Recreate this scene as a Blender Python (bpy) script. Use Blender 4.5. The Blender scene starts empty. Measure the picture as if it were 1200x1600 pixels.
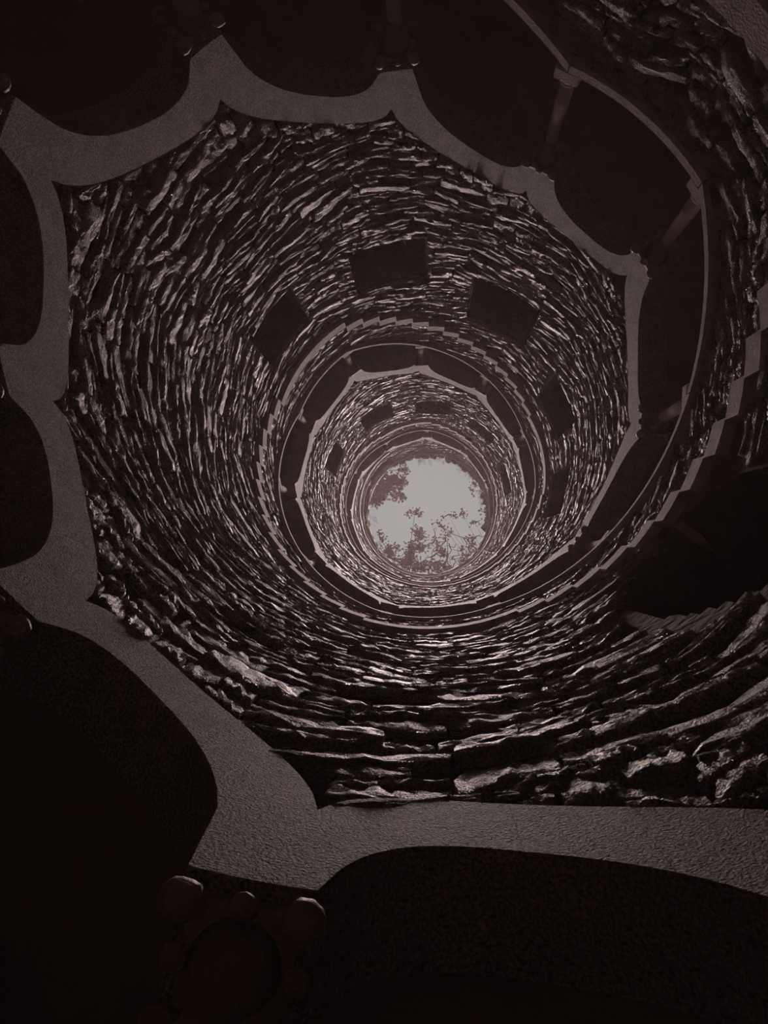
import bpy, bmesh, math, random
import numpy as np
from mathutils import Matrix, Vector, noise as mnoise

rng = np.random.default_rng(7)
random.seed(7)
sc = bpy.context.scene
COL = sc.collection
PI = math.pi

# ------------------------------------------------------------------ dimensions
R = 2.30            # radius of the shaft
ZO = 3.00           # height of the camera above the well floor
T_WALL = 0.30       # thickness of the arcade wall
R2 = 3.45           # outer wall of the stair passage
RIM = 28.6 + ZO     # ground level at the mouth of the well
TH0, DTH = -62.12, 32.938        # first column and bay angle (degrees)
TURN = 360.0 / DTH               # bays in one turn
KMIN, KMAX = -8, 31

# ------------------------------------------------------------------ camera
FPX = 1180.0
cam_d = bpy.data.cameras.new('camera')
cam = bpy.data.objects.new('camera', cam_d)
COL.objects.link(cam)
cam_d.sensor_fit = 'HORIZONTAL'
cam_d.sensor_width = 36.0
cam_d.lens = 36.0 * FPX / 1200.0
cam_d.clip_start = 0.02
cam_d.clip_end = 300
VP = (670.2, 866.7)
zv = np.array([(VP[0] - 600) / FPX, (VP[1] - 800) / FPX, 1.0]); zv /= np.linalg.norm(zv)
vv = np.cross([0, 0, 1.0], zv)
Kx = np.array([[0, -vv[2], vv[1]], [vv[2], 0, -vv[0]], [-vv[1], vv[0], 0]])
CM = np.eye(3) + Kx + Kx @ Kx / (1 + zv[2])          # world -> camera (right, down, forward)
CPOS = np.array([0.016 * R, 0.664 * R, ZO])
cam.matrix_world = Matrix(((CM[0][0], -CM[1][0], -CM[2][0], CPOS[0]),
                           (CM[0][1], -CM[1][1], -CM[2][1], CPOS[1]),
                           (CM[0][2], -CM[1][2], -CM[2][2], CPOS[2]),
                           (0, 0, 0, 1)))
sc.camera = cam

# ------------------------------------------------------------------ light
SKY = (0.375, 0.371, 0.365)
SUN_STRENGTH, SUN_ANGLE, SUN_TILT, SUN_FROM = 15.0, 23.0, 3.2, -65.0
world = bpy.data.worlds.new('overcast_sky')
sc.world = world
world.use_nodes = True
bgn = world.node_tree.nodes['Background']
bgn.inputs[0].default_value = (*SKY, 1)
bgn.inputs[1].default_value = 1.0
sun_d = bpy.data.lights.new('hazy_sun', 'SUN')
sun_d.energy = SUN_STRENGTH
sun_d.angle = math.radians(SUN_ANGLE)
sun_d.color = (1.0, 0.76, 0.72)
sun = bpy.data.objects.new('hazy_sun', sun_d)
COL.objects.link(sun)
ta, fa = math.radians(SUN_TILT), math.radians(SUN_FROM)
sdir = Vector((math.sin(ta) * math.cos(fa), math.sin(ta) * math.sin(fa), math.cos(ta)))
sun.rotation_euler = sdir.to_track_quat('Z', 'Y').to_euler()
sun.location = sdir * 60

vs = sc.view_settings
vs.view_transform = 'Standard'
vs.look = 'None'
vs.exposure = 0.0
vs.gamma = 1.0
vs.use_curve_mapping = False

# ------------------------------------------------------------------ materials
def mat(name, c0, c1, scale=4.0, rough=0.7, spec=0.4, bump=((6, 0.03), (40, 0.01)), tint=(1, 0.86, 0.83), grain=0.0):
    m = bpy.data.materials.new(name)
    m.use_nodes = True
    nt = m.node_tree
    b = nt.nodes['Principled BSDF']
    b.inputs['Roughness'].default_value = rough
    b.inputs['Specular IOR Level'].default_value = spec
    b.inputs['Specular Tint'].default_value = (*tint, 1)
    geo = nt.nodes.new('ShaderNodeNewGeometry')
    n = nt.nodes.new('ShaderNodeTexNoise')
    n.inputs['Scale'].default_value = scale
    n.inputs['Detail'].default_value = 6
    n.inputs['Roughness'].default_value = 0.65
    nt.links.new(geo.outputs['Position'], n.inputs['Vector'])
    r = nt.nodes.new('ShaderNodeValToRGB')
    r.color_ramp.elements[0].position = 0.32
    r.color_ramp.elements[0].color = (*c0, 1)
    r.color_ramp.elements[1].position = 0.68
    r.color_ramp.elements[1].color = (*c1, 1)
    nt.links.new(n.outputs['Fac'], r.inputs['Fac'])
    if grain:                                         # pale mineral grains in the stone
        g = nt.nodes.new('ShaderNodeTexNoise')
        g.inputs['Scale'].default_value = 95
        g.inputs['Detail'].default_value = 3
        nt.links.new(geo.outputs['Position'], g.inputs['Vector'])
        gr = nt.nodes.new('ShaderNodeMapRange')
        gr.inputs['From Min'].default_value = 0.36
        gr.inputs['From Max'].default_value = 0.68
        gr.inputs['To Min'].default_value = 1 - grain
        gr.inputs['To Max'].default_value = 1 + 1.9 * grain
        nt.links.new(g.outputs['Fac'], gr.inputs['Value'])
        mu = nt.nodes.new('ShaderNodeVectorMath'); mu.operation = 'SCALE'
        nt.links.new(r.outputs['Color'], mu.inputs[0])
        nt.links.new(gr.outputs['Result'], mu.inputs['Scale'])
        nt.links.new(mu.outputs['Vector'], b.inputs['Base Color'])
    else:
        nt.links.new(r.outputs['Color'], b.inputs['Base Color'])
    prev = None
    for s, d in bump:
        t = nt.nodes.new('ShaderNodeTexNoise')
        t.inputs['Scale'].default_value = s
        t.inputs['Detail'].default_value = 5
        nt.links.new(geo.outputs['Position'], t.inputs['Vector'])
        bp = nt.nodes.new('ShaderNodeBump')
        bp.inputs['Distance'].default_value = d
        bp.inputs['Strength'].default_value = 1.0
        nt.links.new(t.outputs['Fac'], bp.inputs['Height'])
        if prev:
            nt.links.new(prev.outputs['Normal'], bp.inputs['Normal'])
        prev = bp
    if prev:
        nt.links.new(prev.outputs['Normal'], b.inputs['Normal'])
    return m

M = {}
M['stone'] = mat('rubble_stone', (0.13, 0.102, 0.097), (0.32, 0.257, 0.247), 5.5, 0.53, 0.29, ((8, 0.035), (34, 0.04), (105, 0.026)), grain=.45)
M['mortar'] = mat('dark_mortar', (0.05, 0.028, 0.025), (0.09, 0.055, 0.05), 6, 0.9, 0.15, ((14, 0.03),))
M['hollow'] = mat('shade_painted_hollow', (0.015, 0.010, 0.009), (0.035, 0.024, 0.022), 5, 0.95, 0.0, ((10, 0.05),))  # shade inside the recess is painted in as a near-black base colour
M['render'] = mat('rough_cast_stone', (0.22, 0.176, 0.169), (0.335, 0.27, 0.26), 5, 0.7, 0.12, ((14, 0.015), (70, 0.024), (120, 0.032)), (1, 0.72, 0.67), grain=.5)
M['trim'] = mat('dressed_stone', (0.32, 0.26, 0.25), (0.55, 0.45, 0.435), 8, 0.75, 0.12, ((60, 0.01),))
M['column'] = mat('pale_column_stone', (0.50, 0.40, 0.38), (0.66, 0.54, 0.52), 8, 0.85, 0.2, ((80, 0.005),))
M['capital'] = mat('weathered_capital_stone', (0.16, 0.11, 0.1), (0.26, 0.18, 0.165), 8, 0.6, 0.5, ((50, 0.012),))
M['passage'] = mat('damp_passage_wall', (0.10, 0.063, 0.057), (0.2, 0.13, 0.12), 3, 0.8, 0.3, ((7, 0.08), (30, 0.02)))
M['plaster'] = mat('passage_plaster', (0.16, 0.103, 0.094), (0.21, 0.14, 0.128), 3, 0.85, 0.2, ((50, 0.006),))
M['floor'] = mat('well_floor', (0.25, 0.18, 0.17), (0.35, 0.26, 0.25), 5, 0.6, 0.4, ((30, 0.01),))
M['soil'] = mat('soil', (0.06, 0.045, 0.04), (0.1, 0.075, 0.07), 5, 0.9, 0.2, ((10, 0.05),))
M['moss'] = mat('mossy_rim_stone', (0.10, 0.078, 0.07), (0.32, 0.265, 0.25), 7, 0.8, 0.3, ((12, 0.06), (50, 0.02)))
M['leaf'] = mat('leaf', (0.10, 0.085, 0.082), (0.18, 0.155, 0.15), 3, 0.6, 0.3, ())
M['bark'] = mat('bark', (0.06, 0.043, 0.04), (0.11, 0.083, 0.077), 6, 0.9, 0.2, ((20, 0.02),))
nt = M['leaf'].node_tree                              # leaves let some light through
tr = nt.nodes.new('ShaderNodeBsdfTranslucent'); tr.inputs['Color'].default_value = (0.028, 0.025, 0.024, 1)
mx = nt.nodes.new('ShaderNodeMixShader'); mx.inputs[0].default_value = 0.5
outn = nt.nodes['Material Output']
nt.links.new(nt.nodes['Principled BSDF'].outputs[0], mx.inputs[1])
nt.links.new(tr.outputs[0], mx.inputs[2])
nt.links.new(mx.outputs[0], outn.inputs['Surface'])

# ------------------------------------------------------------------ helpers
def link(name, me, parent=None):
    o = bpy.data.objects.new(name, me)
    COL.objects.link(o)
    if parent is not None:
        o.parent = parent
    return o

def mesh(name, verts, faces, m, smooth=False):
    me = bpy.data.meshes.new(name)
    me.from_pydata([tuple(map(float, v)) for v in verts], [], [tuple(int(i) for i in f) for f in faces])
    me.materials.append(m)
    if smooth:
        me.polygons.foreach_set('use_smooth', [True] * len(me.polygons))
    me.update()
    return me

def mesh_np(name, V, F, m, smooth=True):
    """fast quad mesh from arrays"""
    me = bpy.data.meshes.new(name)
    V = np.asarray(V, np.float32); F = np.asarray(F, np.int32)
    me.vertices.add(len(V)); me.vertices.foreach_set('co', V.ravel())
    me.loops.add(F.size); me.loops.foreach_set('vertex_index', F.ravel())
    me.polygons.add(len(F))
    me.polygons.foreach_set('loop_start', np.arange(0, F.size, 4, dtype=np.int32))
    me.polygons.foreach_set('loop_total', np.full(len(F), 4, np.int32))
    me.polygons.foreach_set('use_smooth', np.full(len(F), smooth))
    me.materials.append(m)
    me.update(calc_edges=True)
    me.validate()
    return me

def tag(o, label=None, cat=None, group=None, kind=None):
    if kind is None: kind = 'thing'
    if label: o['label'] = label
    if cat: o['category'] = cat
    if group: o['group'] = group
    if kind: o['kind'] = kind
    return o

def empty(name, loc=(0, 0, 0)):
    o = bpy.data.objects.new(name, None)
    COL.objects.link(o)
    o.location = loc
    o.empty_display_size = 0.2
    return o

def cyl(r, thdeg, z):
    a = math.radians(thdeg)
    return (r * math.cos(a), r * math.sin(a), z)

KS = np.array([-60.0, -7, -6, -5, -4, 60])
TS = TH0 + DTH * KS + np.array([-1.3, -1.3, -1.2, -0.7, 0, 0])
def th_of(k): return float(np.interp(k, KS, TS))
def k_of(th): return float(np.interp(th, TS, KS))

def lathe(name, prof, n, m, smooth=True):
    V, F = [], []
    for (r, z) in prof:
        for i in range(n):
            a = 2 * PI * i / n
            V.append((r * math.cos(a), r * math.sin(a), z))
    for j in range(len(prof) - 1):
        for i in range(n):
            F.append((j * n + i, j * n + (i + 1) % n, (j + 1) * n + (i + 1) % n, (j + 1) * n + i))
    F.append(tuple(range(n))[::-1]); F.append(tuple((len(prof) - 1) * n + i for i in range(n)))
    return mesh(name, V, F, m, smooth)

def bevel_box(name, sx, sy, z0, z1, b, m):
    bm = bmesh.new()
    bmesh.ops.create_cube(bm, size=1)
    for v in bm.verts:
        v.co = Vector((v.co.x * sx, v.co.y * sy, z0 + (v.co.z + .5) * (z1 - z0)))
    bmesh.ops.bevel(bm, geom=bm.edges[:], offset=b, segments=1, affect='EDGES')
    me = bpy.data.meshes.new(name)
    bm.to_mesh(me); bm.free()
    me.materials.append(m)
    return me

# ------------------------------------------------------------------ helix profile
def _sill(k):
    n = np.floor(k / 4.0); r = k - 4 * n
    return 5.395 + 0.875 * (4 * n + np.where(r < 1, 0.0, (r - 1) * 4.0 / 3.0)) + ZO
def sill(k):
    k = np.asarray(k, float)
    return np.minimum(_sill(k), 26.35 + ZO)          # last landing runs level to the mouth
SPK = [-11, -7, -6, -5, -4, -3, -2, -1, 0, 1, 30]
SPV = [2.6, 2.6, 2.15, 2.05, 1.93, 1.80, 1.62, 1.50, 1.44, 1.40, 1.40]
def spring(k):
    k = np.asarray(k, float)
    return sill(k) + np.interp(k, SPK, SPV)
def bay(k):
    k = np.asarray(k, float)
    i = np.floor(k + 1e-9); t = np.clip(k - i, 0, 1)
    a, b = spring(i), spring(i + 1)
    return t, a + (b - a) * t
HW = 0.115                                            # half a springer, in bays
def intr(k):
    t, l = bay(k)
    x = np.clip(np.abs(t - .5) / (.5 - HW), 0, 1)
    return l + 0.58 * np.sqrt(1 - x ** 2.3)
def extr(k):
    t, l = bay(np.asarray(k, float) + .06)
    x = np.clip(np.abs(t - .5) / .5, 0, 1)
    return l + 0.44 + 0.46 * np.sqrt(1 - x ** 2.2)
def floor_z(k):                                       # walking surface of the stair, stepped
    k = np.asarray(k, float) - 0.1
    n = np.floor(k / 4.0); r = k - 4 * n
    st = np.where(r < 1, 0, np.ceil((r - 1) * 5 - 1e-6))
    return np.minimum(5.395 + 0.875 * 4 * n + st * 3.5 / 15 + ZO, 26.35 + ZO) - 1.22
SLAB = 0.24
def under(k): return floor_z(k) - SLAB                # underside of the stair stones
KEND = 30.9
def wall_bounds(th):
    """solid rubble bands of the shaft at an angle: list of (z_low, z_high)"""
    while k_of(th) > KMIN: th -= 360
    out = []
    lo = 0.0
    while True:
        th += 360
        kk = k_of(th)
        if kk > KEND: break
        out.append((lo, float(under(kk))))
        lo = float(extr(kk))
    out.append((lo, RIM - 0.12))
    return out
def parapet_bounds(th):
    while k_of(th) > KMIN: th -= 360
    out = []
    while True:
        th += 360
        kk = k_of(th)
        if kk > KEND: break
        out.append((float(floor_z(kk)), float(sill(kk)) - 0.07))
    return out
# bounds tables, sampled every quarter of a degree
NT = 1440
WB = [wall_bounds(i * 360.0 / NT) for i in range(NT)]
PB = [parapet_bounds(i * 360.0 / NT) for i in range(NT)]
def tb(T, th): return T[int(round(th * NT / 360.0)) % NT]

# windows of the shaft wall: (theta0, theta1, z0, z1)
WIN = [(-154, -134, 8.75, 10.05), (-114, -89.5, 8.98, 10.34), (-74, -48.3, 10.03, 11.85), (-32.5, -12, 11.45, 13.3), (1.5, 22, 12.2, 14.1),
       (-170, -153, 16.75, 18.6), (-134, -112.6, 17.9, 19.5), (-98, -75.6, 18.72, 20.2), (-61, -41, 19.5, 20.75), (-25.5, -5, 20.75, 22.35)]
WIN = [(a, b, c + ZO, d + ZO) for a, b, c, d in WIN]
CAV = (39.5, 15.5, 4.85 + ZO, 1.3)                   # rough hole: centre angle, half angle, centre z, half height

# ------------------------------------------------------------------ rubble
def in_cav(th, z, f=1.0):
    d = (th - CAV[0] + 180) % 360 - 180
    return (d / CAV[1]) ** 2 + ((z - CAV[2]) / CAV[3]) ** 2 < f

def warp(th, z):
    a = math.radians(th)
    return z + 0.10 * math.sin(3 * a + z * 0.9) + 0.08 * math.sin(7 * a - z * 1.3) + 0.05 * math.sin(16 * a + z * 2.1) + 0.03 * math.sin(29 * a - z * 3.7)

def lay_stones(T, zmin, zmax, windows, hmin, hmax, lmin, lmax):
    """rubble courses clipped to the bands; each stone = 4 corners (theta, z) ccw from low-left"""
    S = []
    z = zmin
    while z < zmax:
        h = random.uniform(hmin, hmax)
        if random.random() < 0.25: h *= 0.6
        big = 1.45 if z < ZO + 4.2 else 1.0
        h *= big
        th = random.uniform(0, 20)
        end = th + 360
        while th < end - 3:
            w = math.degrees(random.uniform(lmin, lmax) * big * (0.7 + 2.0 * h / big) / R)
            if th + w > end - 4: w = end - th
            parts = [(z, z + h, th, th + w)]
            if h > 0.15 and random.random() < 0.35:
                m_ = z + h * random.uniform(.35, .65); parts = [(z, m_, th, th + w), (m_, z + h, th, th + w)]
            if w > 4.5 and any(abs(l1 - l2) > .15 and min(l1, l2) - .1 < z + h and max(l1, l2) + .1 > z for (l1, _), (l2, _) in zip(tb(T, th + .3), tb(T, th + w - .3))):
                q = []
                ns = int(math.ceil(w / 5.5))
                for (za, zb, _, _) in parts:
                    q += [(za, zb, th + w * i / ns, th + w * (i + 1) / ns) for i in range(ns)]
                parts = q
            for (za, zb, a0, a1) in parts:
                c0, c1, c2, c3 = warp(a0, za), warp(a1, za), warp(a1, zb), warp(a0, zb)
                ac = (a0 + a1) / 2
                j = lambda s: random.uniform(-s, s)
                if random.random() < .045: continue
                js = .22 * (zb - za)
                c0 += j(js); c1 += j(js); c2 += j(js); c3 += j(js)
                b0, b1, bc = tb(T, a0), tb(T, a1), tb(T, ac)
                for (lo, hi) in bc:
                    zl, zh = (c0 + c1) / 2, (c2 + c3) / 2
                    if zh < lo or zl > hi: continue
                    near = lambda B: min(B, key=lambda q: abs(q[0] - lo) + abs(q[1] - hi))
                    l0, h0 = near(b0); l1, h1 = near(b1)
                    l0 = min(max(l0, lo - .25), lo + .25); l1 = min(max(l1, lo - .25), lo + .25)
                    h0 = min(max(h0, hi - .15), hi + .15); h1 = min(max(h1, hi - .15), hi + .15)
                    d0, d1, d2, d3 = max(c0, l0), max(c1, l1), min(c2, h1), min(c3, h0)
                    if d3 - d0 < .02 and d2 - d1 < .02: continue
                    if (d3 - d0) + (d2 - d1) < .09: continue
                    if d3 < d0: d3 = d0 + .01
                    if d2 < d1: d2 = d1 + .01
                    x0, x1 = a0, a1
                    bad = False
                    for (wa, wb, wz0, wz1) in windows:
                        e0 = (x0 - wa + 180) % 360 - 180 + wa; e1 = e0 + (x1 - x0)
                        zl, zh = min(d0, d1), max(d2, d3)
                        if e1 <= wa or e0 >= wb or zh <= wz0 or zl >= wz1: continue
                        cuts = [('r', e1 - wa, e1 - e0), ('l', wb - e0, e1 - e0)]
                        zc = [('t', (zh - wz0) / (zh - zl)), ('b', (wz1 - zl) / (zh - zl))]
                        best = min([(c[1] / c[2], c[0]) for c in cuts] + [(c[1], c[0]) for c in zc])
                        if best[0] > .85: bad = True; break
                        if best[1] == 'r': x1 = x0 + (wa - e0)
                        elif best[1] == 'l': x0 = x0 + (wb - e0)
                        elif best[1] == 't': d2 = min(d2, wz0); d3 = min(d3, wz0)
                        else: d0 = max(d0, wz1); d1 = max(d1, wz1)
                        if x1 - x0 < 1.2 or (d3 - d0) + (d2 - d1) < .07: bad = True; break
                    if bad: continue
                    if windows and any(in_cav(x0 + (x1 - x0) * f, (d0 + d3) / 2 * (1 - f) + (d1 + d2) / 2 * f) for f in (.12, .5, .88)): continue
                    S.append((x0, x1, d0, d1, d2, d3))
            th += w
        z += h
    return S

def stone_geo(s, nu, nv, r_back):
    x0, x1, d0, d1, d2, d3 = s
    u = np.linspace(0, 1, nu); v = np.linspace(0, 1, nv)
    # outline ring pulled in a little so that joints show
    mw = 0.010 / max(.05, math.radians(x1 - x0) * R); mh = 0.010 / max(.05, (d3 - d0 + d2 - d1) / 2)
    u = mw + (1 - 2 * mw) * u; v = mh + (1 - 2 * mh) * v
    U, Vv = np.meshgrid(u, v, indexing='ij')
    inner = np.zeros((nu, nv), bool); inner[1:-1, 1:-1] = True
    # squeeze first inner ring close to the rim to get a shoulder
    TH = x0 + (x1 - x0) * U
    Z = (d0 * (1 - U) + d1 * U) * (1 - Vv) + (d3 * (1 - U) + d2 * U) * Vv
    hh = (d3 - d0 + d2 - d1) / 2
    pa, pb, pe = rng.uniform(0, .42), rng.uniform(0, .42), rng.uniform(2, 4)
    ee = np.abs(2 * U - 1) ** pe                      # stones taper towards their ends
    pin = 1 - np.where(U < .5, pa, pb) * ee
    Z = (Z - (d0 + d1 + d2 + d3) / 4) * 1.0 + (d0 + d1 + d2 + d3) / 4
    zm = ((d0 + d3) * (1 - U) + (d1 + d2) * U) / 2
    sh = rng.uniform(-.3, .3) * hh * (1 - pin)
    Z = zm + (Z - zm) * pin + sh + hh * .12 * np.sin(U * rng.uniform(3, 8) + rng.uniform(0, 6)) * np.abs(2 * Vv - 1)
    off = rng.uniform(-.017, .014)
    tu, tv = rng.uniform(-.01, .01), 0
    sf = min(1, (d3 - d0 + d2 - d1) / .26)
    bul = rng.uniform(.004, .014) * sf; tv = (d3 - d0 + d2 - d1) / 4 * math.tan(math.radians(rng.uniform(-2, 7))); off *= .4 + .6 * sf
    uu = np.abs(2 * U - 1); ww = np.abs(2 * Vv - 1)
    rad = R + off + tu * (2 * U - 1) + tv * (2 * Vv - 1) - bul * (1 - uu ** 2.5) * (1 - ww ** 2.5)
    rad = rad + rng.normal(0, .0062, rad.shape) * min(1, (d3 - d0 + d2 - d1) / .2)
    TH = TH + np.where(inner, 1, .6) * rng.normal(0, .10, TH.shape) * (x1 - x0) / nu * 1.6
    Z = Z + np.where(inner, 1, .5) * rng.normal(0, .12, Z.shape) * (d3 - d0 + d2 - d1) / 2 / nv * 1.4
    rim = np.ones((nu, nv), bool); rim[1:-1, 1:-1] = False
    a = np.radians(TH)
    front = np.stack([rad * np.cos(a), rad * np.sin(a), Z], -1)
    # back ring: same border vertices pushed into the mortar, a bit larger
    idx = np.arange(nu * nv).reshape(nu, nv)
    ring = list(idx[:, 0]) + list(idx[-1, 1:]) + list(idx[-2::-1, -1]) + list(idx[0, -2:0:-1])
    fr = front.reshape(-1, 3)
    ra = a.reshape(-1)[ring]
    bz = Z.reshape(-1)[ring]
    back = np.stack([r_back * np.cos(ra), r_back * np.sin(ra), bz], -1)
    V = np.concatenate([fr, back])
    F = np.stack([idx[:-1, :-1], idx[:-1, 1:], idx[1:, 1:], idx[1:, :-1]], -1).reshape(-1, 4)
    nb = nu * nv; n = len(ring)
    ringa = np.array(ring); i = np.arange(n); j = (i + 1) % n
    SF = np.stack([ringa[i], ringa[j], nb + j, nb + i], -1)
    return V, np.concatenate([F, SF])

def project(P):
    q = (P - CPOS) @ CM.T
    z = np.where(q[:, 2] > .02, q[:, 2], np.nan)
    return np.stack([600 + FPX * q[:, 0] / z, 800 + FPX * q[:, 1] / z], -1)

def shown(s):
    x0, x1, d0, d1, d2, d3 = s
    P = np.array([cyl(R, x0, d0), cyl(R, x1, d1), cyl(R, x1, d2), cyl(R, x0, d3)])
    p = project(P)
    if np.isnan(p).any(): return 0
    c = p.mean(0)
    if not (-20 < c[0] < 1220 and -20 < c[1] < 1620): return 0
    x, y = p[:, 0], p[:, 1]
    return abs(np.dot(x, np.roll(y, 1)) - np.dot(y, np.roll(x, 1))) / 2

def build_stones(S, parent, n_parts, r_back):
    S = sorted(S, key=lambda s: -shown(s))
    for s in S[:n_parts]:
        big = shown(s) > 1500
        V, F = stone_geo(s, 11 if big else 8, 6 if big else 5, r_back)
        c = V.mean(0)
        o = link('stone', mesh_np('stone', V - c, F, M['stone']), parent)
        o.location = c
    VV, FF, n = [], [], 0
    for s in S[n_parts:]:
        V, F = stone_geo(s, 7, 4, r_back)
        VV.append(V); FF.append(F + n); n += len(V)
    if VV:
        o = link('rubble_infill', mesh_np('rubble_infill', np.concatenate(VV), np.concatenate(FF), M['stone']), parent)
        o['kind'] = 'stuff'

# ------------------------------------------------------------------ setting: shaft wall backing
def backing(name, bounds_T, r, m, windows, dz=.12):
    V, F = [], []
    N = 480
    for i in range(N):
        a0, a1 = i * 360 / N, (i + 1) * 360 / N
        B0, B1 = tb(bounds_T, a0), tb(bounds_T, a1)
        Bc = tb(bounds_T, (a0 + a1) / 2)
        for (lo, hi) in Bc:
            near = lambda B: min(B, key=lambda q: abs(q[0] - lo) + abs(q[1] - hi))
            n0, n1 = near(B0), near(B1)
            if abs(n0[0] - lo) > .5 or abs(n0[1] - hi) > .5: n0 = (lo, hi)
            if abs(n1[0] - lo) > .5 or abs(n1[1] - hi) > .5: n1 = (lo, hi)
            ns = max(1, int((hi - lo) / dz))
            for s in range(ns):
                f0, f1 = s / ns, (s + 1) / ns
                z = [n0[0] + (n0[1] - n0[0]) * f0, n1[0] + (n1[1] - n1[0]) * f0, n1[0] + (n1[1] - n1[0]) * f1, n0[0] + (n0[1] - n0[0]) * f1]
                skip = False
                for (wa, wb, w0, w1) in windows:
                    e = (a0 - wa + 180) % 360 - 180
                    if e >= -.2 and e + (a1 - a0) <= wb - wa + .2 and min(z) >= w0 - .02 and max(z) <= w1 + .02: skip = True
                if windows and in_cav((a0 + a1) / 2, sum(z) / 4, .92): skip = True
                if skip: continue
                n = len(V)
                V += [cyl(r, a0, z[0]), cyl(r, a1, z[1]), cyl(r, a1, z[2]), cyl(r, a0, z[3])]
                F.append((n, n + 3, n + 2, n + 1))
    return mesh_np(name, V, F, m, True)

wall = link('wall_shaft', backing('wall_shaft', WB, R + .04, M['mortar'], WIN))
tag(wall, 'rough rubble stone wall lining the round well shaft', kind='structure')
S = lay_stones(WB, 0.2, RIM, WIN, .07, .19, .22, .52)
build_stones(S, wall, 300, R + .12)

par = link('wall_parapet', backing('wall_parapet', PB, R + .04, M['mortar'], []))
tag(par, 'low rubble stone parapet winding up the shaft below the arches', kind='structure')
S2 = lay_stones(PB, 0.0, RIM, [], .07, .18, .22, .5)
build_stones(S2, par, 300, R + .12)
# smooth inner face of the parapet towards the stair
bk = link('parapet_lining', backing('parapet_lining', PB, R + T_WALL, M['plaster'], [], 2.0), par)

# ------------------------------------------------------------------ sectors (curved slabs)
def sector(name, k0, k1, r0, r1, zf0, zf1, m, n=8):
    """curved slab between two bays; zf0/zf1 give lower and upper z at bay position k"""
    V, F = [], []
    for i in range(n + 1):
        k = k0 + (k1 - k0) * i / n
        th = th_of(k)
        a, b = float(zf0(k)), float(zf1(k))
        V += [cyl(r0, th, a), cyl(r1, th, a), cyl(r1, th, b), cyl(r0, th, b)]
    for i in range(n):
        p, q = 4 * i, 4 * i + 4
        for j in range(4):
            F.append((p + j, p + (j + 1) % 4, q + (j + 1) % 4, q + j))
    F.append((3, 2, 1, 0)); F.append((4 * n, 4 * n + 1, 4 * n + 2, 4 * n + 3))
    return mesh(name, V, F, m)

for k in range(KMIN, int(KEND)):
    k1 = min(k + 1 - .004, KEND)
    sl = link('sill_slab', sector('sill_slab', k + .004, k1, R - .045, R + T_WALL + .04, lambda q: sill(q) - .075, lambda q: sill(q) + .005, M['trim'], 10), par)

# ring and clock words for labels
RINGW = ['lowest', 'second', 'third', 'topmost']
def ring_of(k):
    if k < 0: return 0
    if k < 11: return 1
    if k < 22: return 2
    return 3
def side(k):
    p = project(np.array([cyl(R, th_of(k), float(sill(k)) + 1.2)]))[0]
    if np.isnan(p).any(): p = np.array([1400, 1500])
    return p
COUNT = ['first', 'second', 'third', 'fourth', 'fifth', 'sixth', 'seventh', 'eighth', 'ninth', 'tenth', 'eleventh', 'twelfth']
def which(k, start0):
    r = ring_of(k)
    start = [start0, 0, 11, 22][r]
    if k < start: return 'at the foot of the stair, just right of the bottom arch'
    return 'on the %s turn of the stair, %s clockwise from %s' % (RINGW[r], COUNT[k - start], 'the bottom edge' if r == 0 else 'upper right')

# ------------------------------------------------------------------ stairs
def step_mesh():
    w = DTH / 5
    V, F = [], []
    n = 2
    for i in range(n + 1):
        th = (w + 0.5) * i / n
        for (r, z) in ((R - .05, 0), (R2 + .02, 0), (R2 + .02, SLAB), (R - .05, SLAB)):
            V.append(cyl(r, th, z))
    for i in range(n):
        p, q = 4 * i, 4 * i + 4
        for j in range(4):
            F.append((p + j, p + (j + 1) % 4, q + (j + 1) % 4, q + j))
    F.append((3, 2, 1, 0)); F.append((4 * n, 4 * n + 1, 4 * n + 2, 4 * n + 3))
    return mesh('step', V, F, M['trim'])
STEP = step_mesh()
flight_no = 0
for g in range(KMIN // 4, 8):
    a = 4 * g + .1
    b = min(a + 1, KEND)
    last = a >= 24
    if last:
        b = KEND
    z = float(floor_z(a + .3))
    o = link('landing_slab', sector('landing_slab', a, b, R - .05, R2 + .02, lambda q: z - SLAB, lambda q: z, M['trim'], 60 if last else 10))
    flight_no += 1
    tag(o, ('level stone landing under the topmost arches near the mouth' if last else
            'level stone landing slab between stair flights, %s from the bottom of the well' % COUNT[flight_no - 1]), 'landing', 'stair landings')
    if last: break
    fl = empty('stair_flight', cyl(R, th_of(a + 1), z))
    tag(fl, 'flight of fifteen winding stone steps, %s from the bottom of the well' % COUNT[flight_no - 1], 'stairs', 'stair flights')
    for s in range(15):
        st = link('step', STEP, fl)
        st.location = Vector((0, 0, z - SLAB + (s + 1) * 3.5 / 15)) - fl.location
        st.rotation_euler.z = math.radians(th_of(a + 1 + s / 5.0))

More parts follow.
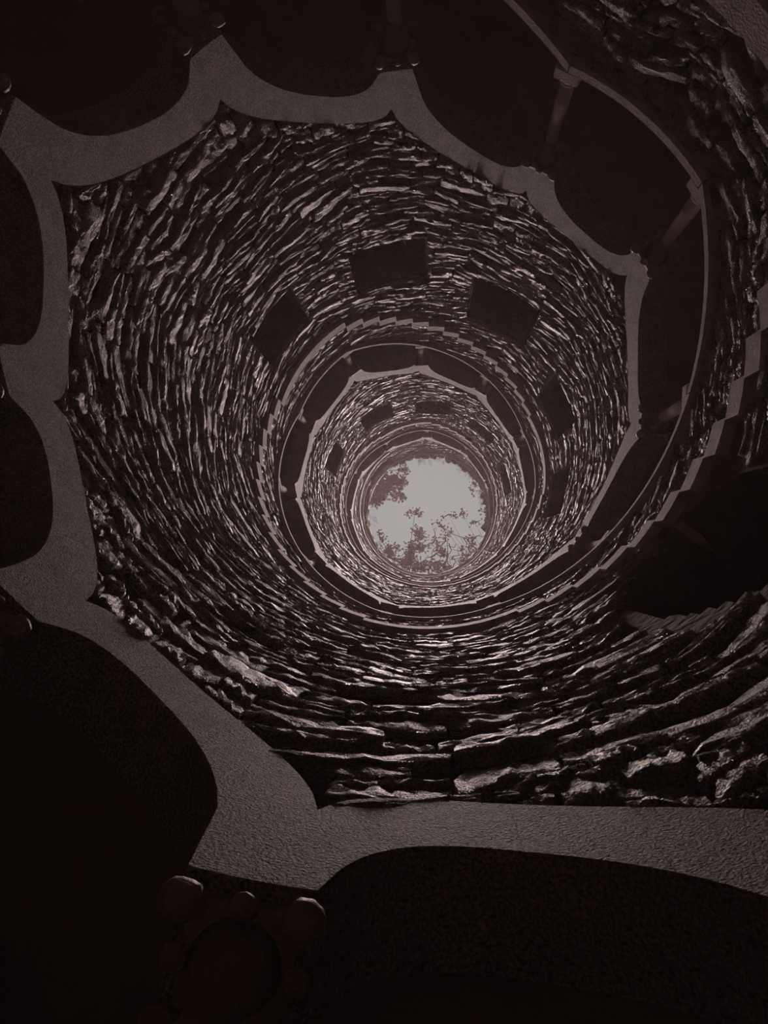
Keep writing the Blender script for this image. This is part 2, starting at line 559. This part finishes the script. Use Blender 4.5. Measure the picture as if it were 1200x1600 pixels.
# ------------------------------------------------------------------ arches
def arch_piece(k, t0, t1, n):
    V, F = [], []
    rf, rb = R - .018, R + T_WALL
    ts = [t0 + (t1 - t0) * i / n for i in range(n + 1)]
    # denser near the ends of the bay
    for i, t in enumerate(ts):
        q = k + min(max(t, 1e-6), 1 - 1e-6)
        th = th_of(k + t)
        lo, hi = float(intr(q)), float(extr(q))
        if t <= HW: lo = float(spring(k)) + .0
        if t >= 1 - HW: lo = float(spring(k + 1)) + .0
        V += [cyl(rf, th, lo), cyl(rb, th, lo), cyl(rb, th, hi), cyl(rf, th, hi)]
    for i in range(n):
        p, q = 4 * i, 4 * i + 4
        for j in range(4):
            F.append((p + j, p + (j + 1) % 4, q + (j + 1) % 4, q + j))
    F.append((3, 2, 1, 0)); F.append((4 * n, 4 * n + 1, 4 * n + 2, 4 * n + 3))
    me = mesh('arch_segment', V, F, M['render'])
    return me

for k in range(KMIN, int(KEND)):
    ar = empty('stone_arch', cyl(R + T_WALL / 2, th_of(k + .5), float(spring(k))))
    tag(ar, 'rough stone arch ' + which(k, -7), 'arch', 'arches of the winding arcade')
    cuts = [0, random.uniform(.2, .32), random.uniform(.5, .68), 1]
    for a, b in zip(cuts[:-1], cuts[1:]):
        n = max(6, int((b - a) * 36))
        o = link('arch_segment', arch_piece(k, a + (.0006 if a > 0 else 0), b - (.0006 if b < 1 else 0), n), ar)
        o.location = -ar.location

# ------------------------------------------------------------------ columns
PED = bevel_box('pedestal', .24, .2, 0, .13, .012, M['trim'])
BASE = lathe('column_base', [(.07, .0), (.09, .01), (.095, .035), (.085, .055), (.07, .06), (.066, .08), (.075, .09), (.075, .11), (.058, .13)], 16, M['column'])
ABA = bevel_box('abacus', .26, .25, -.045, 0, .008, M['capital'])
BELL = lathe('capital', [(.052, -.36), (.066, -.355), (.066, -.33), (.052, -.32), (.056, -.2), (.075, -.12), (.105, -.045)], 16, M['capital'])
def crocket(r):
    bm = bmesh.new()
    bmesh.ops.create_icosphere(bm, subdivisions=2, radius=r)
    for v in bm.verts:
        nz = mnoise.noise(v.co * 22)
        v.co *= 1 + .22 * nz
        v.co.z *= .85
    me = bpy.data.meshes.new('crocket')
    bm.to_mesh(me); bm.free()
    me.materials.append(M['capital'])
    me.polygons.foreach_set('use_smooth', [True] * len(me.polygons))
    return me
CROC_B, CROC_S = crocket(.05), crocket(.034)
SHAFTS = {}
for k in range(KMIN + 1, int(KEND) + 1):
    zs, zp = float(sill(k)) + .005, float(spring(k))
    co = empty('stone_column', cyl(R + (.15 if k < 0 else .075), th_of(k), zs))
    co.rotation_euler.z = math.radians(th_of(k))
    tag(co, 'slender stone column ' + which(k, -6), 'column', 'columns of the winding arcade')
    link('pedestal', PED, co)
    o = link('column_base', BASE, co); o.location.z = .13
    H = round(zp - zs, 3)
    if H not in SHAFTS:
        L0, L1 = .25, H - .355
        SHAFTS[H] = lathe('shaft', [(.058, L0), (.058, L0 + (L1 - L0) * .35), (.05, L1)], 16, M['column'])
    link('shaft', SHAFTS[H], co)
    cp = link('capital', BELL, co); cp.location.z = H
    ab = link('abacus', ABA, cp)
    if k <= 3:
        for ix in (-1, 0, 1):
            for iy in (-1, 0, 1):
                if ix == 0 and iy == 0: continue
                corner = ix != 0 and iy != 0
                q = link('crocket', CROC_B if corner else CROC_S, cp)
                q.location = (ix * .135, iy * .135, -.075 if corner else -.055)
                q.rotation_euler = (random.uniform(-.5, .5), 0, random.uniform(0, 6))

# ------------------------------------------------------------------ passage behind the arcade
def full_ring(name, rows, m, n=180, close=False):
    V, F = [], []
    for (r, z) in rows:
        for i in range(n): V.append(cyl(r, 360 * i / n, z))
    for j in range(len(rows) - 1):
        for i in range(n):
            F.append((j * n + i, j * n + (i + 1) % n, (j + 1) * n + (i + 1) % n, (j + 1) * n + i))
    return mesh(name, V, F, m, True)
o = link('wall_passage', full_ring('wall_passage', [(R2, -.05), (R2, RIM * .5), (R2, RIM - .1)], M['passage']))
tag(o, 'damp dark outer wall of the winding stair passage', kind='structure')
V, F = [], []
n = (int(KEND) - KMIN) * 16
for i in range(n + 1):
    k = KMIN + (KEND - KMIN) * i / n
    kf = math.floor(k); t = k - kf
    z = float(spring(kf) * (1 - t) + spring(kf + 1) * t) + .66
    if k > 24: z = min(z, RIM - .35)
    V += [cyl(R + .1, th_of(k), z), cyl((R + R2) / 2, th_of(k), z + .12), cyl(R2 + .02, th_of(k), z - .05)]
for i in range(n):
    p = 3 * i
    F += [(p, p + 1, p + 4, p + 3), (p + 1, p + 2, p + 5, p + 4)]
o = link('ceiling_passage', mesh('ceiling_passage', V, F, M['plaster'], True))
tag(o, 'dark vaulted ceiling of the winding stair passage', kind='structure')

# ------------------------------------------------------------------ wall openings
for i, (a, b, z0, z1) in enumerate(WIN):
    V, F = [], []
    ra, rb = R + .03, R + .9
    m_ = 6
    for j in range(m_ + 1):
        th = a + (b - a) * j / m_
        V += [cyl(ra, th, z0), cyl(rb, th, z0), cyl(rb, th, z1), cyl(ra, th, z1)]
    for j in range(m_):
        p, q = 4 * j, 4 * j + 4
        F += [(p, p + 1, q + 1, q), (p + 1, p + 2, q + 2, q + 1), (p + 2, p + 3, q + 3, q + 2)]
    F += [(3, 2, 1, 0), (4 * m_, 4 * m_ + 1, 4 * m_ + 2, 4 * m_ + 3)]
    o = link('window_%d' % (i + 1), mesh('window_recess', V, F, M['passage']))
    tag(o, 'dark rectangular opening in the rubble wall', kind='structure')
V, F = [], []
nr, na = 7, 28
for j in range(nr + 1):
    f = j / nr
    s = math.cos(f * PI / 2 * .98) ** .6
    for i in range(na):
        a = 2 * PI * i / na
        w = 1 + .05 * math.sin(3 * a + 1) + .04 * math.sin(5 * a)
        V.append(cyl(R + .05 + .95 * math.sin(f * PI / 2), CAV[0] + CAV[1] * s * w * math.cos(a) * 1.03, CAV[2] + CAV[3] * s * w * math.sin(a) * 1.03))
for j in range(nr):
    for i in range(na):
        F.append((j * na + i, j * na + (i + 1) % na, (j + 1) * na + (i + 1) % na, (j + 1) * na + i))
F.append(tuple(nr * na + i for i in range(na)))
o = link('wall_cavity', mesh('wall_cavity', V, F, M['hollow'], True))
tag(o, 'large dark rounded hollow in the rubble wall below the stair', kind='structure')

# ------------------------------------------------------------------ floor and ground
V = [(0, 0, 0)] + [cyl(R2, 360 * i / 96, 0) for i in range(96)]
o = link('floor', mesh('floor', V, [(0, 1 + i, 1 + (i + 1) % 96) for i in range(96)], M['floor']))
tag(o, 'stone floor at the bottom of the well', kind='structure')
o = link('trim_1', full_ring('trim_1', [(R + .1, RIM - .3), (R - .03, RIM - .25), (R - .05, RIM - .02), (R + .1, RIM + .05), (R2 + .3, RIM + .06), (R2 + .3, RIM - .2), (R + .1, RIM - .3)], M['trim'], 96))
tag(o, 'rough stone coping round the mouth of the well', kind='structure')
V, F = [], []
radii = [R2 + .05, 5, 8, 14, 25, 45]
for r in radii:
    for i in range(64):
        p = cyl(r, 360 * i / 64, RIM)
        V.append((p[0], p[1], RIM - .02 + (.15 * mnoise.noise(Vector(p) * .4) if r > 4 else 0)))
for j in range(len(radii) - 1):
    for i in range(64):
        F.append((j * 64 + i, j * 64 + (i + 1) % 64, (j + 1) * 64 + (i + 1) % 64, (j + 1) * 64 + i))
o = link('ground', mesh('ground', V, F, M['soil'], True))
tag(o, 'bare soil around the mouth of the well', kind='structure')

# ------------------------------------------------------------------ plants
def ray_at(px, py, z):
    d = CM.T @ np.array([(px - 600) / FPX, (py - 800) / FPX, 1.0])
    t = (z - CPOS[2]) / d[2]
    return CPOS + t * d
def tube(pts, rads, n=6):
    V, F = [], []
    for p, r, i in zip(pts, rads, range(len(pts))):
        t = Vector(pts[min(i + 1, len(pts) - 1)]) - Vector(pts[max(i - 1, 0)])
        q = t.to_track_quat('Z', 'Y')
        for j in range(n):
            a = 2 * PI * j / n
            V.append(Vector(p) + q @ Vector((r * math.cos(a), r * math.sin(a), 0)))
    for i in range(len(pts) - 1):
        for j in range(n):
            F.append((i * n + j, i * n + (j + 1) % n, (i + 1) * n + (j + 1) % n, (i + 1) * n + j))
    return V, F
def leaf(V, F, c, size, tilt=.6):
    ax = Vector((random.gauss(0, 1), random.gauss(0, 1), random.gauss(0, tilt))).normalized()
    up = Vector((random.gauss(0, .5), random.gauss(0, .5), 1)).normalized()
    sd = ax.cross(up).normalized() * size * random.uniform(.28, .42)
    ln = ax * size
    n = len(V)
    c = Vector(c)
    mid = c + ln * .5 - up * size * .08
    V += [c, mid + sd, c + ln, mid - sd, mid - up * size * .1]
    F += [(n, n + 1, n + 4), (n + 1, n + 2, n + 4), (n + 2, n + 3, n + 4), (n + 3, n, n + 4)]

def tree(name, label, base, clumps, twigs, leaf_size, branch_r=.09):
    """clumps: (px, py, rx_px, ry_px, z above camera, leaves)"""
    t = empty(name, base)
    B = Vector(base)
    cs = [(Vector(ray_at(x, y, z + ZO)), rx / FPX * z, ry / FPX * z, n) for x, y, rx, ry, z, n in clumps]
    cen = sum((c[0] for c in cs), Vector()) / len(cs)
    top = B + Vector(((cen.x - B.x) * .25, (cen.y - B.y) * .25, (cen.z - B.z) * .75))
    V, F = tube([B, B.lerp(top, .35) + Vector((.1, -.08, 0)), B.lerp(top, .7), top], [.24, .2, .17, .13], 10)
    o = link('trunk', mesh('trunk', [v - B for v in V], F, M['bark'], True), t)
    BV, BF, LV, LF = [], [], [], []
    def add(pts, rads):
        v, f = tube(pts, rads, 5)
        n = len(BV); BV.extend(v); BF.extend([tuple(i + n for i in q) for q in f])
    for (c, rx, ry, n) in cs:
        mid = top.lerp(c, .5) + Vector((random.gauss(0, .15), random.gauss(0, .15), .25))
        add([top, top.lerp(mid, .6), mid, c], [branch_r, branch_r * .7, branch_r * .5, branch_r * .25])
        nt = max(3, n // 26)
        for _ in range(nt):
            while True:
                d = Vector((random.uniform(-1, 1), random.uniform(-1, 1), random.uniform(-1, 1)))
                if d.length < 1: break
            e = c + Vector((d.x * rx, d.y * ry, d.z * (rx + ry) * .5))
            m_ = c.lerp(e, .5) + Vector((random.gauss(0, .1), random.gauss(0, .1), random.gauss(0, .1)))
            add([c, m_, e], [.03, .018, .008])
            for _ in range(int(n / nt)):
                f = random.uniform(.35, 1.08)
                p = (c.lerp(m_, f * 2) if f < .5 else m_.lerp(e, f * 2 - 1))
                leaf(LV, LF, p + Vector((random.gauss(0, .09), random.gauss(0, .09), random.gauss(0, .09))), leaf_size * random.uniform(.7, 1.3))
    for (pts, z, r) in twigs:
        P = [Vector(ray_at(x, y, z + ZO + random.uniform(-.1, .1))) for x, y in pts]
        add(P, [r * (1 - .7 * i / (len(P) - 1)) for i in range(len(P))])
    link('branches', mesh('branches', [v - B for v in BV], BF, M['bark'], True), t)
    o = link('foliage', mesh('foliage', [v - B for v in LV], LF, M['leaf']), t)
    o['kind'] = 'stuff'
    tag(t, label, 'tree', 'trees over the mouth of the well')
    return t

def gnarl(n, x0, y0, x1, y1, z):
    out = []
    for _ in range(n):
        x, y = random.uniform(x0, x1), random.uniform(y0, y1)
        a = random.uniform(0, 6.28); P = [(x, y)]
        for _ in range(random.randint(3, 6)):
            a += random.gauss(0, .8)
            x += 5.5 * math.cos(a); y += 5.5 * math.sin(a); P.append((x, y))
        out.append((P, z, random.uniform(.018, .04)))
    return out
tree('leafy_tree', 'dense leafy tree overhanging the left edge of the sky opening', cyl(6.0, 205, RIM - .1),
     [(602, 765, 26, 28, 34, 420), (618, 748, 17, 17, 34.5, 260), (586, 782, 14, 18, 34, 170), (624, 772, 10, 12, 34.5, 80), (592, 745, 16, 12, 34, 150), (632, 735, 9, 8, 34.5, 50)], [], .15, .05)
tree('leafy_tree', 'leafy tree with thick crown across the bottom of the sky opening', cyl(6.4, 105, RIM - .1),
     [(655, 838, 14, 18, 36, 150), (642, 858, 26, 18, 35.5, 300), (612, 856, 20, 12, 35, 150), (593, 838, 12, 10, 35, 40), (665, 885, 24, 12, 35, 180), (695, 886, 24, 14, 35, 160), (648, 804, 14, 8, 36, 70), (632, 882, 30, 12, 35, 180)],
     [([(598, 868), (612, 872), (625, 879), (640, 882), (650, 884), (663, 893)], 35, .06)] + gnarl(26, 610, 845, 720, 895, 35), .13, .04)
tree('leafy_tree', 'sparse twiggy tree at the lower right of the sky opening', cyl(6.2, 50, RIM - .1),
     [(680, 842, 16, 18, 37, 60), (706, 832, 20, 14, 37, 36), (738, 848, 14, 16, 36, 60), (722, 868, 16, 14, 36, 70), (700, 804, 18, 6, 38, 34), (720, 800, 12, 8, 38, 30), (694, 868, 16, 14, 36, 80), (745, 862, 10, 16, 36, 60), (742, 815, 14, 10, 37, 18), (690, 820, 20, 12, 37, 24)],
     [([(752, 872), (742, 856), (735, 850), (728, 841), (716, 838), (702, 832)], 36, .04), ([(744, 885), (730, 874), (722, 862), (705, 858)], 36, .035)] + gnarl(26, 675, 835, 750, 890, 36), .12, .022)
tree('leafy_tree', 'small spray of leaves poking in at the right edge of the sky opening', cyl(5.6, -10, RIM - .1),
     [(741, 757, 8, 8, 33, 26), (735, 766, 5, 4, 33, 10), (757, 800, 4, 8, 33, 14)], [], .13, .04)

FV = {}
def fern(th, n, size, label):
    o = empty('rim_fern', cyl(R - .02, th, RIM + .03))
    V, F = [], []
    for _ in range(n):
        a = math.radians(th) + random.gauss(0, .9) + PI
        l = size * random.uniform(.5, 1.1)
        d = Vector((math.cos(a), math.sin(a), 0)); s = Vector((-math.sin(a), math.cos(a), 0))
        st = Vector((random.gauss(0, .12), random.gauss(0, .12), 0))
        for i in range(6):
            f = i / 6
            p = st + d * l * f + Vector((0, 0, l * (.7 * f - .9 * f * f)))
            for sg in (-1, 1):
                n0 = len(V); w = l * .32 * (1 - f * .8)
                V += [p, p + d * l * .1 + s * sg * w * .5 + Vector((0, 0, .01)), p + d * l * .16 + s * sg * w, p + d * l * .02 + s * sg * w * .5]
                F.append((n0, n0 + 1, n0 + 2, n0 + 3))
    f_ = link('fronds', mesh('fronds', V, F, M['leaf']), o)
    tag(o, label, 'fern', 'ferns on the rim')
ORD = [(-140, 'upper left'), (-118, 'upper left, nearer the top'), (-95, 'top'), (-84, 'top, just right of the middle'), (-72, 'top right'), (-58, 'upper right'), (-44, 'upper right, lower down'),
       (-30, 'right, above the middle'), (-15, 'right'), (8, 'right, below the middle'), (150, 'lower left'), (175, 'left')]
for th, w in ORD:
    fern(th, 12 if -110 < th < 0 else 7, .26 if -110 < th < 0 else .2, 'tuft of fern on the well rim at %s' % w)

# ------------------------------------------------------------------ haze
hm = bpy.data.materials.new('thin_mist')
hm.use_nodes = True
hm.node_tree.nodes.clear()
vo = hm.node_tree.nodes.new('ShaderNodeVolumeScatter')
vo.inputs['Density'].default_value = 0.0105
vo.inputs['Color'].default_value = (1.0, 0.78, 0.75, 1)
ou = hm.node_tree.nodes.new('ShaderNodeOutputMaterial')
hm.node_tree.links.new(vo.outputs[0], ou.inputs['Volume'])
V, F = [], []
for z in (.1, RIM - .4):
    for i in range(48): V.append(cyl(R - .15, 7.5 * i, z))
F = [(i, (i + 1) % 48, 48 + (i + 1) % 48, 48 + i) for i in range(48)] + [tuple(range(48))[::-1], tuple(range(48, 96))]
o = link('thin_mist', mesh('thin_mist', V, F, hm))
tag(o, 'thin damp mist hanging inside the well shaft', 'mist', kind='stuff')

# ------------------------------------------------------------------ mossy stones on the rim
def lump(seed):
    bm = bmesh.new()
    bmesh.ops.create_icosphere(bm, subdivisions=2, radius=1)
    for v in bm.verts:
        v.co *= 1 + .3 * mnoise.noise(v.co * 1.6 + Vector((seed, 0, 0))) + .12 * mnoise.noise(v.co * 5 + Vector((0, seed, 0)))
    me = bpy.data.meshes.new('rim_stone')
    bm.to_mesh(me); bm.free()
    me.materials.append(M['moss'])
    return me
LUMPS = [lump(3.1 * i) for i in range(5)]
rim = bpy.data.objects['trim_1']
th = -178.0
while th < 175:
    up = -125 < th < 15
    o = link('rim_stone', LUMPS[random.randrange(5)], rim)
    sx = random.uniform(.14, .24)
    o.scale = (random.uniform(.16, .30) if up else random.uniform(.08, .14), sx, random.uniform(.10, .2))
    o.location = cyl(R + .04, th, RIM + (random.uniform(-.05, .05)))
    o.rotation_euler.z = math.radians(th)
    th += math.degrees(sx * 1.55 / R)
